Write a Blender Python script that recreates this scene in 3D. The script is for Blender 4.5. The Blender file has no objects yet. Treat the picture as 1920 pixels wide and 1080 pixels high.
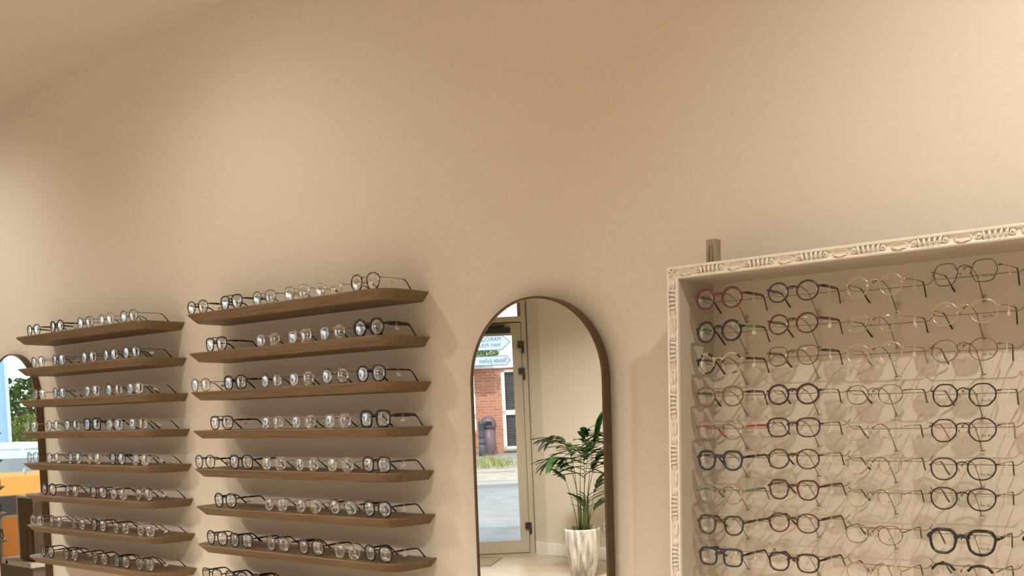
import bpy, bmesh, math, random
from mathutils import Vector, Matrix
random.seed(7)
PI = math.pi
SC = bpy.context.scene
COL = SC.collection

# ------------------------------------------------------------------ camera
YAW, PITCH, ROLL, DIST, FPX, CY, EYE = -.6823, -.0769, -.0245, 2.1693, 1900.0, 923.04, 1.5
_f = Vector((math.sin(YAW)*math.cos(PITCH), math.cos(YAW)*math.cos(PITCH), math.sin(PITCH)))
_r = Vector((math.cos(YAW), -math.sin(YAW), 0)); _u = _r.cross(_f)
_r2 = math.cos(ROLL)*_r + math.sin(ROLL)*_u; _u2 = -math.sin(ROLL)*_r + math.cos(ROLL)*_u
cam = bpy.data.cameras.new('camera'); camo = bpy.data.objects.new('camera', cam); COL.objects.link(camo)
m = Matrix.Identity(4)
for i in range(3):
    m[i][0] = _r2[i]; m[i][1] = _u2[i]; m[i][2] = -_f[i]
m[0][3], m[1][3], m[2][3] = 0, -DIST, EYE
camo.matrix_world = m
cam.sensor_width = 36; cam.sensor_fit = 'HORIZONTAL'; cam.lens = FPX/1920*36
cam.shift_y = (CY-540)/1920; cam.clip_start = .05; cam.clip_end = 200
SC.camera = camo

# ------------------------------------------------------------------ colour management, world, lights
SC.view_settings.view_transform = 'Standard'; SC.view_settings.look = 'None'
SC.view_settings.gamma = 1; SC.view_settings.use_curve_mapping = False
SC.view_settings.exposure = 0.0
SC.cycles.transparent_max_bounces = 32
SC.cycles.max_bounces = 10
SC.cycles.caustics_reflective = False; SC.cycles.caustics_refractive = False

W = bpy.data.worlds.new('daylight'); SC.world = W; W.use_nodes = True
bg = W.node_tree.nodes['Background']; bg.inputs[0].default_value = (.86, .94, 1, 1); bg.inputs[1].default_value = 2.6

def lamp(name, kind, loc, energy, color, **kw):
    l = bpy.data.lights.new(name, kind); l.energy = energy; l.color = color
    for k, v in kw.items():
        if k not in ('aim',): setattr(l, k, v)
    o = bpy.data.objects.new(name, l); COL.objects.link(o); o.location = loc
    if 'aim' in kw:
        d = Vector(kw['aim']) - Vector(loc)
        o.rotation_euler = d.to_track_quat('-Z', 'Y').to_euler()
    return o
WARM = (1, .965, .85)
lamp('sun', 'SUN', (0, 0, 20), 3.7, (1, .95, .86), angle=.02, aim=(-9.5, -12, 0))
# ceiling spotlights washing the display wall
SPOTS = [(-4.80, -1.1, 41), (-2.85, -1.1, 25), (-.06, -1.1, 76)]
for x, y, e in SPOTS:
    lamp('spotlight', 'SPOT', (x, y, 2.86), e, WARM, spot_size=math.radians(110), spot_blend=1.0, shadow_soft_size=.015, aim=(x, 0, 1.3))
# unseen area lights added as ambient fill, also giving the lens glints
for x, y, e in ((-4.4, -3.25, 128), (-1.8, -3.25, 96), (1.0, -3.25, 86)):
    lamp('ambient_fill', 'AREA', (x, y, 2.85), e, (1, .965, .845), size=.42, spread=math.radians(143), aim=(x, y, 0))

# ------------------------------------------------------------------ materials
def srgb(r, g, b):
    def f(c):
        c /= 255.0
        return c/12.92 if c <= .04045 else ((c+.055)/1.055)**2.4
    return (f(r), f(g), f(b), 1)
def mat(name, color, rough=.5, metal=0, spec=.5, coat=0, emit=None):
    m = bpy.data.materials.new(name); m.use_nodes = True
    b = m.node_tree.nodes['Principled BSDF']
    b.inputs['Base Color'].default_value = color if len(color) == 4 else (*color, 1)
    b.inputs['Roughness'].default_value = rough; b.inputs['Metallic'].default_value = metal
    b.inputs['Specular IOR Level'].default_value = spec; b.inputs['Coat Weight'].default_value = coat
    return m
def nodes(m): return m.node_tree.nodes, m.node_tree.links, m.node_tree.nodes['Principled BSDF']
def noise_color(m, c1, c2, scale=(1, 1, 1), nscale=5, detail=6, lo=.35, hi=.65, coord='Object', dist=0, rnd=False, bump=0, rough=.6):
    N, L, b = nodes(m)
    tc = N.new('ShaderNodeTexCoord'); mp = N.new('ShaderNodeMapping'); mp.inputs['Scale'].default_value = scale
    L.new(tc.outputs[coord], mp.inputs[0])
    if rnd:
        oi = N.new('ShaderNodeObjectInfo'); mu = N.new('ShaderNodeVectorMath'); mu.operation = 'SCALE'
        cx = N.new('ShaderNodeCombineXYZ')
        for k in range(3): L.new(oi.outputs['Random'], cx.inputs[k])
        L.new(cx.outputs[0], mu.inputs[0]); mu.inputs['Scale'].default_value = 37
        L.new(mu.outputs[0], mp.inputs['Location'])
    nz = N.new('ShaderNodeTexNoise'); nz.inputs['Scale'].default_value = nscale; nz.inputs['Detail'].default_value = detail
    nz.inputs['Distortion'].default_value = dist
    L.new(mp.outputs[0], nz.inputs['Vector'])
    cr = N.new('ShaderNodeValToRGB'); cr.color_ramp.elements[0].position = lo; cr.color_ramp.elements[1].position = hi
    cr.color_ramp.elements[0].color = c1; cr.color_ramp.elements[1].color = c2
    L.new(nz.outputs['Fac'], cr.inputs[0]); L.new(cr.outputs[0], b.inputs['Base Color'])
    if bump:
        bp = N.new('ShaderNodeBump'); bp.inputs['Strength'].default_value = bump; bp.inputs['Distance'].default_value = .002
        L.new(nz.outputs['Fac'], bp.inputs['Height']); L.new(bp.outputs[0], b.inputs['Normal'])
    b.inputs['Roughness'].default_value = rough
    return m
def glassy(name, tint=(1, 1, 1), refl=.08, facing=.5, power=1.0):
    m = bpy.data.materials.new(name); m.use_nodes = True; N = m.node_tree.nodes; L = m.node_tree.links
    N.clear(); out = N.new('ShaderNodeOutputMaterial'); mx = N.new('ShaderNodeMixShader')
    tr = N.new('ShaderNodeBsdfTransparent'); tr.inputs[0].default_value = (*tint, 1)
    gl = N.new('ShaderNodeBsdfGlossy'); gl.inputs['Roughness'].default_value = .0; gl.inputs[0].default_value = (1, 1, 1, 1)
    fr = N.new('ShaderNodeFresnel'); fr.inputs['IOR'].default_value = 1.5
    mm = N.new('ShaderNodeMath'); mm.operation = 'MULTIPLY'; mm.inputs[1].default_value = power
    L.new(fr.outputs[0], mm.inputs[0]); L.new(mm.outputs[0], mx.inputs[0])
    L.new(tr.outputs[0], mx.inputs[1]); L.new(gl.outputs[0], mx.inputs[2]); L.new(mx.outputs[0], out.inputs[0])
    return m

M = {}
M['wall'] = noise_color(mat('wall_paint', (0, 0, 0)), (.66, .595, .515, 1), (.68, .613, .53, 1), nscale=60, detail=3, bump=.05, rough=.85, coord='Object')
M['ceiling'] = noise_color(mat('ceiling_paint', (0, 0, 0)), (.69, .62, .54, 1), (.71, .638, .555, 1), nscale=40, detail=3, bump=.05, rough=.9)
M['panel'] = mat('panel_paint', (.60, .53, .45), .8)
M['carved'] = mat('carved_frame_paint', (.80, .74, .66), .55)
M['boards'] = mat('frame_board_paint', (.56, .495, .42), .7)
M['oak'] = noise_color(mat('oak', (0, 0, 0)), (.155, .098, .052, 1), (.255, .168, .096, 1), scale=(2.2, 30, 45), nscale=3.2, detail=8, lo=.3, hi=.72, dist=.6, rnd=True, bump=.12, rough=.5)
M['oak_pale'] = noise_color(mat('wood_block', (0, 0, 0)), (.27, .215, .155, 1), (.37, .30, .22, 1), scale=(30, 30, 3), nscale=4, lo=.3, hi=.7, rough=.6)
M['bronze'] = mat('bronze_metal', (.13, .085, .048), .38, .85)
M['mirror'] = mat('mirror_glass', (.90, .90, .88), 0, 1)
M['back'] = mat('mirror_backing', (.08, .06, .05), .7)
M['black'] = mat('black_acetate', (.010, .008, .009), .22, coat=.2)
M['navy'] = mat('navy_acetate', (.018, .022, .038), .25, coat=.2)
M['burgundy'] = mat('burgundy_acetate', (.085, .012, .014), .22, coat=.2)
M['red'] = mat('red_acetate', (.13, .010, .014), .2, coat=.3)
M['brightred'] = mat('bright_red_acetate', (.62, .055, .03), .25, coat=.2)
M['green'] = mat('green_acetate', (.09, .25, .06), .25, coat=.2)
M['seagreen'] = mat('sea_green_acetate', (.10, .22, .15), .28, coat=.2)
M['brown'] = mat('dark_brown_acetate', (.040, .018, .012), .22, coat=.2)
M['plum'] = mat('plum_acetate', (.03, .013, .022), .22, coat=.2)
M['amber'] = mat('amber_acetate', (.17, .092, .025), .22, coat=.3)
M['olive'] = mat('olive_brown_acetate', (.045, .034, .018), .25, coat=.2)
M['tortoise'] = noise_color(mat('tortoiseshell', (0, 0, 0)), (.012, .008, .007, 1), (.22, .12, .055, 1), nscale=75, detail=1, lo=.47, hi=.56, rough=.2)
M['tortspot'] = noise_color(mat('spotted_tortoiseshell', (0, 0, 0)), (.012, .008, .007, 1), (.42, .33, .23, 1), nscale=60, detail=0, lo=.5, hi=.54, rough=.2)
M['gold'] = mat('gold_metal', (.52, .36, .19), .3, 1)
M['palegold'] = mat('pale_gold_metal', (.72, .58, .40), .28, 1)
M['silver'] = mat('silver_metal', (.62, .58, .52), .28, 1)
M['gun'] = mat('gunmetal', (.10, .08, .065), .35, .9)
M['bronzewire'] = mat('brown_metal', (.20, .125, .07), .35, .9)
M['lens'] = glassy('demo_lens', (.99, .99, .985), power=.62)
M['clear'] = glassy('clear_acetate', (.86, .80, .72), power=2.2)
M['tag'] = mat('price_tag_card', (.84, .81, .76), .6)
M['print'] = mat('lens_print', (.03, .028, .028), .5)
M['padmat'] = glassy('nose_pad_silicone', (.85, .82, .76), power=2)
M['wire'] = mat('holder_wire', (.24, .17, .11), .35, .85)
M['rodmat'] = glassy('clear_rod', (.985, .98, .97), power=.5)
M['white'] = mat('white_paint', (.80, .78, .74), .5)
M['greige'] = mat('door_paint', (.42, .375, .295), .5)
M['blackmetal'] = mat('black_metal', (.012, .012, .013), .4)
M['pane'] = glassy('window_pane', (.95, .97, .96), power=1.0)
M['olivegrey'] = mat('olive_grey_panel', (.22, .19, .15), .7)
M['floor'] = noise_color(mat('floor_planks', (0, 0, 0)), (.43, .35, .265, 1), (.55, .455, .35, 1), scale=(1.2, 9, 1), nscale=2.5, detail=6, lo=.3, hi=.7, rough=.3)
M['orange'] = mat('orange_paint', (.85, .30, .055), .3, coat=.5)
M['orangeboard'] = mat('orange_board', (.80, .31, .07), .6)
M['soil'] = noise_color(mat('potting_soil', (0, 0, 0)), (.012, .009, .007, 1), (.04, .03, .02, 1), nscale=60, rough=.95)
M['leaf'] = noise_color(mat('palm_leaf', (0, 0, 0)), (.012, .045, .010, 1), (.045, .115, .022, 1), nscale=6, rough=.42, rnd=True)
M['stem'] = mat('palm_stem', (.11, .15, .045), .5)
M['marble'] = noise_color(mat('marbled_pot', (0, 0, 0)), (.25, .235, .22, 1), (.62, .59, .55, 1), scale=(7, 7, .9), nscale=2.2, detail=5, lo=.38, hi=.56, dist=1.2, rough=.35)
M['asphalt'] = noise_color(mat('road_asphalt', (0, 0, 0)), (.19, .20, .215, 1), (.25, .26, .275, 1), nscale=3, detail=8, rough=.85)
M['paving'] = noise_color(mat('grey_paving', (0, 0, 0)), (.21, .20, .195, 1), (.29, .28, .265, 1), nscale=4, detail=8, rough=.9)
M['pinkpave'] = noise_color(mat('pinkish_paving', (0, 0, 0)), (.30, .255, .215, 1), (.42, .36, .31, 1), nscale=5, detail=8, rough=.9)
M['kerb'] = mat('kerb_stone', (.30, .30, .30), .85)
M['grass'] = noise_color(mat('dry_grass', (0, 0, 0)), (.14, .17, .05, 1), (.42, .40, .18, 1), nscale=7, rough=.9)
M['blind'] = mat('dark_blind', (.045, .042, .045), .6)
M['binmat'] = mat('purple_grey_bin', (.13, .085, .105), .45)
M['postblue'] = mat('dark_blue_post', (.05, .065, .095), .5)
M['blueink'] = mat('blue_sign_ink', (.045, .12, .27), .6)
M['signwhite'] = mat('white_sign', (.46, .54, .59), .5)
M['paleblue'] = mat('pale_blue_paint', (.26, .42, .62), .7)
M['fencewhite'] = mat('pale_fence_paint', (.50, .58, .66), .6)
M['carglass_sky'] = mat('car_glass_sky', (.42, .53, .64), .08, .35)  # reflected sky is put into the pale blue base colour
M['tyre'] = mat('tyre_rubber', (.015, .015, .016), .8)
M['leaf_mid'] = noise_color(mat('hedge_leaf', (0, 0, 0)), (.05, .13, .03, 1), (.16, .27, .07, 1), nscale=2.5, rough=.6)
M['leaf_lime'] = noise_color(mat('lime_shrub_leaf', (0, 0, 0)), (.16, .24, .04, 1), (.38, .44, .09, 1), nscale=3, rough=.6)
M['bark'] = mat('bark', (.06, .045, .03), .9)
M['tile'] = mat('roof_tile', (.30, .12, .07), .8)
# walnut-brown cabinet
M['cab'] = noise_color(mat('cabinet_wood', (0, 0, 0)), (.10, .062, .032, 1), (.17, .11, .06, 1), scale=(20, 20, 2), nscale=4, lo=.3, hi=.7, rough=.5)
M['seat_mat'] = noise_color(mat('coir_mat', (0, 0, 0)), (.26, .20, .13, 1), (.36, .29, .19, 1), nscale=90, detail=2, rough=.95)
def brick_mat():
    m = mat('red_brick', (.4, .13, .07), .85); N, L, b = nodes(m)
    tc = N.new('ShaderNodeTexCoord'); mp = N.new('ShaderNodeMapping'); mp.inputs['Rotation'].default_value = (PI/2, 0, 0)
    br = N.new('ShaderNodeTexBrick'); br.inputs['Scale'].default_value = 1
    br.inputs['Brick Width'].default_value = .22; br.inputs['Row Height'].default_value = .072; br.inputs['Mortar Size'].default_value = .008
    br.inputs['Color1'].default_value = (.40, .135, .075, 1); br.inputs['Color2'].default_value = (.50, .19, .11, 1); br.inputs['Mortar'].default_value = (.42, .30, .23, 1)
    L.new(tc.outputs['Object'], mp.inputs[0]); L.new(mp.outputs[0], br.inputs['Vector']); L.new(br.outputs['Color'], b.inputs['Base Color'])
    return m
M['brick'] = brick_mat()

# ------------------------------------------------------------------ helpers
def tag(o, label=None, cat=None, group=None, kind=None):
    if label: o['label'] = label
    if cat: o['category'] = cat
    if group: o['group'] = group
    if kind: o['kind'] = kind
    return o
def link(name, data, parent=None, loc=None, rot=None):
    o = bpy.data.objects.new(name, data); COL.objects.link(o)
    if parent: o.parent = parent
    if loc is not None: o.location = loc
    if rot is not None: o.rotation_euler = rot
    return o
def empty(name, loc=(0, 0, 0), rz=0):
    o = link(name, None, None, loc, (0, 0, rz)); o.empty_display_size = .02
    return o
class MB:
    def __init__(s): s.v = []; s.f = []; s.mi = []; s.sm = []
    def add(s, v, f, mi=0, sm=False):
        k = len(s.v); s.v += [tuple(p) for p in v]; s.f += [tuple(i+k for i in q) for q in f]
        s.mi += [mi]*len(f); s.sm += [sm]*len(f); return s
    def box(s, x0, x1, y0, y1, z0, z1, mi=0):
        x0, x1 = sorted((x0, x1)); y0, y1 = sorted((y0, y1)); z0, z1 = sorted((z0, z1))
        v = [(x, y, z) for x in (x0, x1) for y in (y0, y1) for z in (z0, z1)]
        return s.add(v, [(0, 1, 3, 2), (4, 6, 7, 5), (0, 4, 5, 1), (2, 3, 7, 6), (0, 2, 6, 4), (1, 5, 7, 3)], mi)
    def prism(s, poly, z0, z1, mi=0, inset=None):
        n = len(poly); top = [(x, y, z1) for x, y in poly]; bot = [(x, y, z0) for x, y in (inset or poly)]
        f = [tuple(range(n)), tuple(range(2*n-1, n-1, -1))] + [(i, n+i, n+(i+1) % n, (i+1) % n) for i in range(n)]
        return s.add(top+bot, f, mi)
    def tube(s, pts, rad, n=6, mi=0, closed=False, sm=True, flat=None, up=None):
        pts = [Vector(p) for p in pts]; m_ = len(pts); rings = []; V = []
        prev = None
        for i, p in enumerate(pts):
            a = pts[(i-1) % m_] if (closed or i) else p; b = pts[(i+1) % m_] if (closed or i < m_-1) else p
            t = (b-a).normalized()
            ref = Vector(up) if up else (prev if prev is not None else (Vector((0, 0, 1)) if abs(t.z) < .9 else Vector((0, 1, 0))))
            nx = ref - t*ref.dot(t)
            if nx.length < 1e-6: nx = t.orthogonal()
            nx.normalize(); ny = t.cross(nx); prev = nx
            r = rad[i] if isinstance(rad, (list, tuple)) else rad
            ra, rb = r if isinstance(r, tuple) else (r, r)
            for k in range(n):
                an = 2*PI*(k+.5)/n
                V.append(p + nx*ra*math.cos(an) + ny*rb*math.sin(an))
        F = []
        for i in range(m_ if closed else m_-1):
            j = (i+1) % m_
            for k in range(n):
                F.append((i*n+k, i*n+(k+1) % n, j*n+(k+1) % n, j*n+k))
        if not closed: F += [tuple(range(n-1, -1, -1)), tuple(range((m_-1)*n, m_*n))]
        return s.add(V, F, mi, sm)
    def lathe(s, prof, n=32, c=(0, 0), mi=0, sm=True, cap=True):
        V = []; F = []
        for r, z in prof:
            V += [(c[0]+r*math.cos(2*PI*k/n), c[1]+r*math.sin(2*PI*k/n), z) for k in range(n)]
        for i in range(len(prof)-1):
            for k in range(n): F.append((i*n+k, i*n+(k+1) % n, (i+1)*n+(k+1) % n, (i+1)*n+k))
        if cap: F += [tuple(range(n-1, -1, -1)), tuple(range((len(prof)-1)*n, len(prof)*n))]
        return s.add(V, F, mi, sm)
    def blob(s, c, r, n=8, mi=0):
        V = []; F = []; h = n//2
        for i in range(h+1):
            a = PI*i/h
            for k in range(n):
                b = 2*PI*k/n; V.append((c[0]+r[0]*math.sin(a)*math.cos(b), c[1]+r[1]*math.sin(a)*math.sin(b), c[2]+r[2]*math.cos(a)))
        for i in range(h):
            for k in range(n): F.append((i*n+k, (i+1)*n+k, (i+1)*n+(k+1) % n, i*n+(k+1) % n))
        return s.add(V, F, mi, True)
    def mesh(s, name, mats):
        me = bpy.data.meshes.new(name); me.from_pydata(s.v, [], s.f)
        for m_ in (mats if isinstance(mats, (list, tuple)) else [mats]): me.materials.append(M[m_] if isinstance(m_, str) else m_)
        me.polygons.foreach_set('material_index', s.mi); me.polygons.foreach_set('use_smooth', s.sm)
        bm = bmesh.new(); bm.from_mesh(me); bmesh.ops.recalc_face_normals(bm, faces=bm.faces); bm.to_mesh(me); bm.free()
        me.update(); return me
    def obj(s, name, mats, parent=None, loc=None, rot=None):
        return link(name, s.mesh(name, mats), parent, loc, rot)
def bevel(o, w, seg=2):
    b = o.modifiers.new('bevel', 'BEVEL'); b.width = w; b.segments = seg; b.limit_method = 'ANGLE'; return o
def text_mesh(txt, size, mname, depth=.0):
    c = bpy.data.curves.new('lettering', 'FONT'); c.body = txt; c.size = size; c.extrude = depth; c.align_x = 'LEFT'; c.align_y = 'CENTER'
    o = bpy.data.objects.new('tmp', c); COL.objects.link(o)
    dg = bpy.context.evaluated_depsgraph_get(); me = bpy.data.meshes.new_from_object(o.evaluated_get(dg))
    me.materials.clear(); me.materials.append(M[mname]); bpy.data.objects.remove(o); bpy.data.curves.remove(c); return me

# ------------------------------------------------------------------ room shell
CZ = 2.91; XW = -6.75; YS = -5.41; XE = 2.6
def struct(name, mb, mats, **k):
    o = mb.obj(name, mats); o['kind'] = 'structure'; return o
struct('wall_north', MB().box(XW-.25, XE+.2, 0, .2, -.12, 3.3), 'wall')
struct('floor', MB().prism([(XW, .0), (XW, -4.78), (-6.70, -4.84), (-5.90, -5.47), (-5.7, YS), (XE, YS), (XE, 0)], -.12, 0), 'floor')
struct('ceiling', MB().prism([(XW-.25, .2), (XW-.25, -4.95), (-6.0, -5.75), (-5.7, YS-.2), (XE+.2, YS-.2), (XE+.2, .2)], CZ, CZ+.35), 'ceiling')
struct('wall_south', MB().prism([(-5.70, YS), (-5.875, -5.455), (-5.99, -5.60), (-5.7, YS-.2), (XE+.2, YS-.2), (XE+.2, YS)], -.12, CZ), 'wall')
struct('wall_east', MB().box(XE, XE+.2, YS, 0, -.12, CZ), 'wall')
wy0, wy1, wz0, wz1 = -.87, -4.45, .60, 2.55
struct('wall_west', MB().box(XW-.2, XW, 0, wy0, -.12, CZ).box(XW-.2, XW, wy1, -4.80, -.12, CZ).box(XW-.2, XW, wy0, wy1, -.12, wz0).box(XW-.2, XW, wy0, wy1, wz1, CZ), 'wall')
# diagonal door wall: A (hinge side, near the palm) to B
DA = Vector((-5.885, -5.452, 0)); DT = Vector((-.779, .627, 0)); DN = Vector((.627, .779, 0))   # DT runs away from the hinge, DN into the room
ang = math.atan2(DT.y, DT.x)
DW = 1.0
dr = empty('door_1', DA, ang); dr['kind'] = 'structure'
# local: x along the wall, y = -DN side outwards? (local y = 90deg left of DT)
sgn = 1 if Vector((-DT.y, DT.x, 0)).dot(DN) > 0 else -1
def dbox(mb, x0, x1, y0, y1, z0, z1): return mb.box(x0, x1, sgn*y0, sgn*y1, z0, z1)
fr_ = MB()
for a in ((0, .045, -.04, .02, 0, CZ), (.955, 1.0, -.04, .02, 0, CZ), (.045, .955, -.04, .02, 2.185, 2.235), (.045, .955, -.04, .02, 2.62, CZ), (.045, .955, -.05, .0, -.02, .012), (-.05, .075, -.065, -.036, 0, CZ), (.925, 1.05, -.065, -.036, 0, CZ), (.045, .955, -.065, -.036, 2.15, 2.235)):
    dbox(fr_, *a)
fo = fr_.obj('door_frame', 'greige', dr)
lf = MB()
for a in ((.05, .135, -.035, .01, .015, 2.175), (.865, .95, -.035, .01, .015, 2.175), (.135, .865, -.035, .01, .015, .128), (.135, .865, -.035, .01, 2.065, 2.175)):
    dbox(lf, *a)
leafo = lf.obj('door_leaf', 'greige', dr)
dbox(MB(), .125, .875, -.016, -.008, .12, 2.075).obj('glass_pane', 'pane', leafo)
dbox(MB(), .04, .96, -.016, -.008, 2.23, 2.63).obj('transom_pane', 'pane', dr)
# dark seal strip under the leaf
dbox(MB(), .05, .95, -.03, .005, .012, .016).obj('door_seal', 'blackmetal', leafo)
for z in (1.945, 1.70, .245):
    h = MB(); dbox(h, .025, .085, .012, .035, z, z+.055); dbox(h, .025, .05, .012, .038, z-.05, z+.02)
    h.obj('hinge', 'blackmetal', dr)
cl = MB(); dbox(cl, .145, .56, .012, .06, 2.085, 2.135)
co = bevel(cl.obj('door_closer', 'blackmetal', leafo), .004)
ar = MB(); dbox(ar, .20, .50, .012, .045, 2.145, 2.165); ar.obj('closer_arm', 'blackmetal', co)
# baseboards
bb = MB(); bb.box(-5.70, XE, YS, YS+.014, 0, .115); bo = struct('baseboard_south', bb, 'white'); bevel(bo, .004)
p0, p1 = Vector((-5.70, YS, 0)), Vector((-5.86, -5.45, 0)); tt = (p1-p0).normalized(); nn_ = Vector((tt.y, -tt.x, 0))
if nn_.dot(DN) < 0: nn_ = -nn_
q = [p0, p1, p1+nn_*.014, p0+nn_*.014]
struct('baseboard_southwest', MB().prism([(v.x, v.y) for v in q], 0, .115), 'white')
struct('baseboard_west', MB().box(XW, XW+.014, -4.45, -4.78, 0, .115), 'white')
# shop window
wn = empty('window_1', (XW-.1, (wy0+wy1)/2, wz0)); wn['kind'] = 'structure'
L2 = (wy0-wy1)/2; hh = wz1-wz0
wf = MB().box(-.04, .04, -L2, -L2+.035, 0, hh).box(-.04, .04, L2-.025, L2, 0, hh).box(-.04, .04, -L2, L2, 0, .05).box(-.04, .04, -L2, L2, hh-.05, hh)
wfo = wf.obj('window_frame', 'white', wn)
MB().box(-.03, .03, -.02, .02, .05, hh-.05).obj('mullion', 'white', wn)
MB().box(-.005, .005, -L2+.03, -.02, .045, hh-.045).obj('pane', 'pane', wn)
MB().box(-.005, .005, .02, L2-.02, .045, hh-.045).obj('pane', 'pane', wn)

# ------------------------------------------------------------------ wall shelves
SD, ST, SR = .175, .028, .07
def shelf_poly(w, d, r, ins):
    w2 = w/2-ins; d_ = d-ins; r_ = max(.02, r-ins*.5); P = [(w2, 0)]
    for k in range(9):
        a = -k/8*PI/2; P.append((w2-r_+r_*math.cos(a), -d_+r_+r_*math.sin(a)))
    for k in range(9):
        a = -PI/2-k/8*PI/2; P.append((-w2+r_+r_*math.cos(a), -d_+r_+r_*math.sin(a)))
    P.append((-w2, 0)); return P
def shelf_mesh(w):
    mb = MB(); top = shelf_poly(w, SD, SR, 0); bot = shelf_poly(w, SD, SR, .024); n = len(top)
    V = [(x, y, 0) for x, y in top]+[(x, y, -.003) for x, y in top]+[(x, y, -ST) for x, y in bot]
    F = [tuple(range(n)), tuple(range(3*n-1, 2*n-1, -1))]
    for b in (0, n):
        F += [(b+i, b+n+i, b+n+(i+1) % n, b+(i+1) % n) for i in range(n)]
    return mb.add(V, F).mesh('wall_shelf', 'oak')
ME_SHELF = shelf_mesh(1.0)
ROWN = ['topmost', 'second', 'third', 'fourth', 'fifth', 'sixth', 'seventh', 'eighth']
STACKS = {'A': (-3.790, 1.866, 'left'), 'B': (-2.556, 1.861, 'middle'), 'C': (-5.51, 1.861, 'hidden')}
shelf_z = {}
for key, (xc, z0, nm) in STACKS.items():
    for k in range(8):
        z = z0-.13*k; shelf_z[key, k] = z
        o = link('wall_shelf', ME_SHELF, None, (xc, 0, z))
        rown = ROWN[k] + (' shelf' if k == 0 else ' shelf down')
        lab = {'A': 'oak wall shelf with slanted edges, %s in left stack beside bronze mirror edge',
               'B': 'oak wall shelf with slanted edges, %s in the stack nearest arched mirror',
               'C': 'oak shelf end seen only as reflection in the left mirror, %s'}[key] % rown
        tag(o, lab, 'shelf', {'A': 'oak shelves of the left stack', 'B': 'oak shelves of the right stack', 'C': 'oak shelves reflected in the left mirror'}[key])

# ------------------------------------------------------------------ eyeglasses
def outline(shape, n=30):
    P = []
    if shape in ('hex', 'oct', 'geo'):
        c = {'hex': [(.62, .98), (1.0, .12), (.66, -.9), (0, -1.0), (-.66, -.9), (-1.0, .12), (-.62, .98)],
             'oct': [(.45, 1.0), (.95, .42), (.93, -.35), (.42, -1.0), (-.42, -1.0), (-.93, -.35), (-.95, .42), (-.45, 1.0)],
             'geo': [(.62, 1.0), (1.0, .38), (.80, -.62), (.36, -1.0), (-.36, -1.0), (-.80, -.62), (-1.0, .38), (-.62, 1.0)]}[shape]
        k = len(c)
        for i in range(k):
            a, b, d = Vector(c[i-1]), Vector(c[i]), Vector(c[(i+1) % k])
            p, q = b.lerp(a, .32), b.lerp(d, .32)
            for t in (0, .25, .5, .75, 1):
                P.append(tuple(p*(1-t)**2 + b*2*t*(1-t) + q*t*t))
        return P
    e, tap, top = {'round': (2.0, 0, 0), 'oval': (2.15, .02, 0), 'panto': (2.25, .10, .04), 'square': (3.4, .07, .0), 'aviator': (2.6, .17, .06), 'softsq': (2.7, .08, .02)}[shape]
    for i in range(n):
        a = 2*PI*i/n; ca, sa = math.cos(a), math.sin(a)
        x = math.copysign(abs(ca)**(2/e), ca); z = math.copysign(abs(sa)**(2/e), sa)
        x *= 1+tap*z-.5*tap*(1-z*z)*0
        P.append((x, z))
    mx = max(abs(p[0]) for p in P); return [(p[0]/mx, p[1]) for p in P]
WRAP = 1.3
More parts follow.
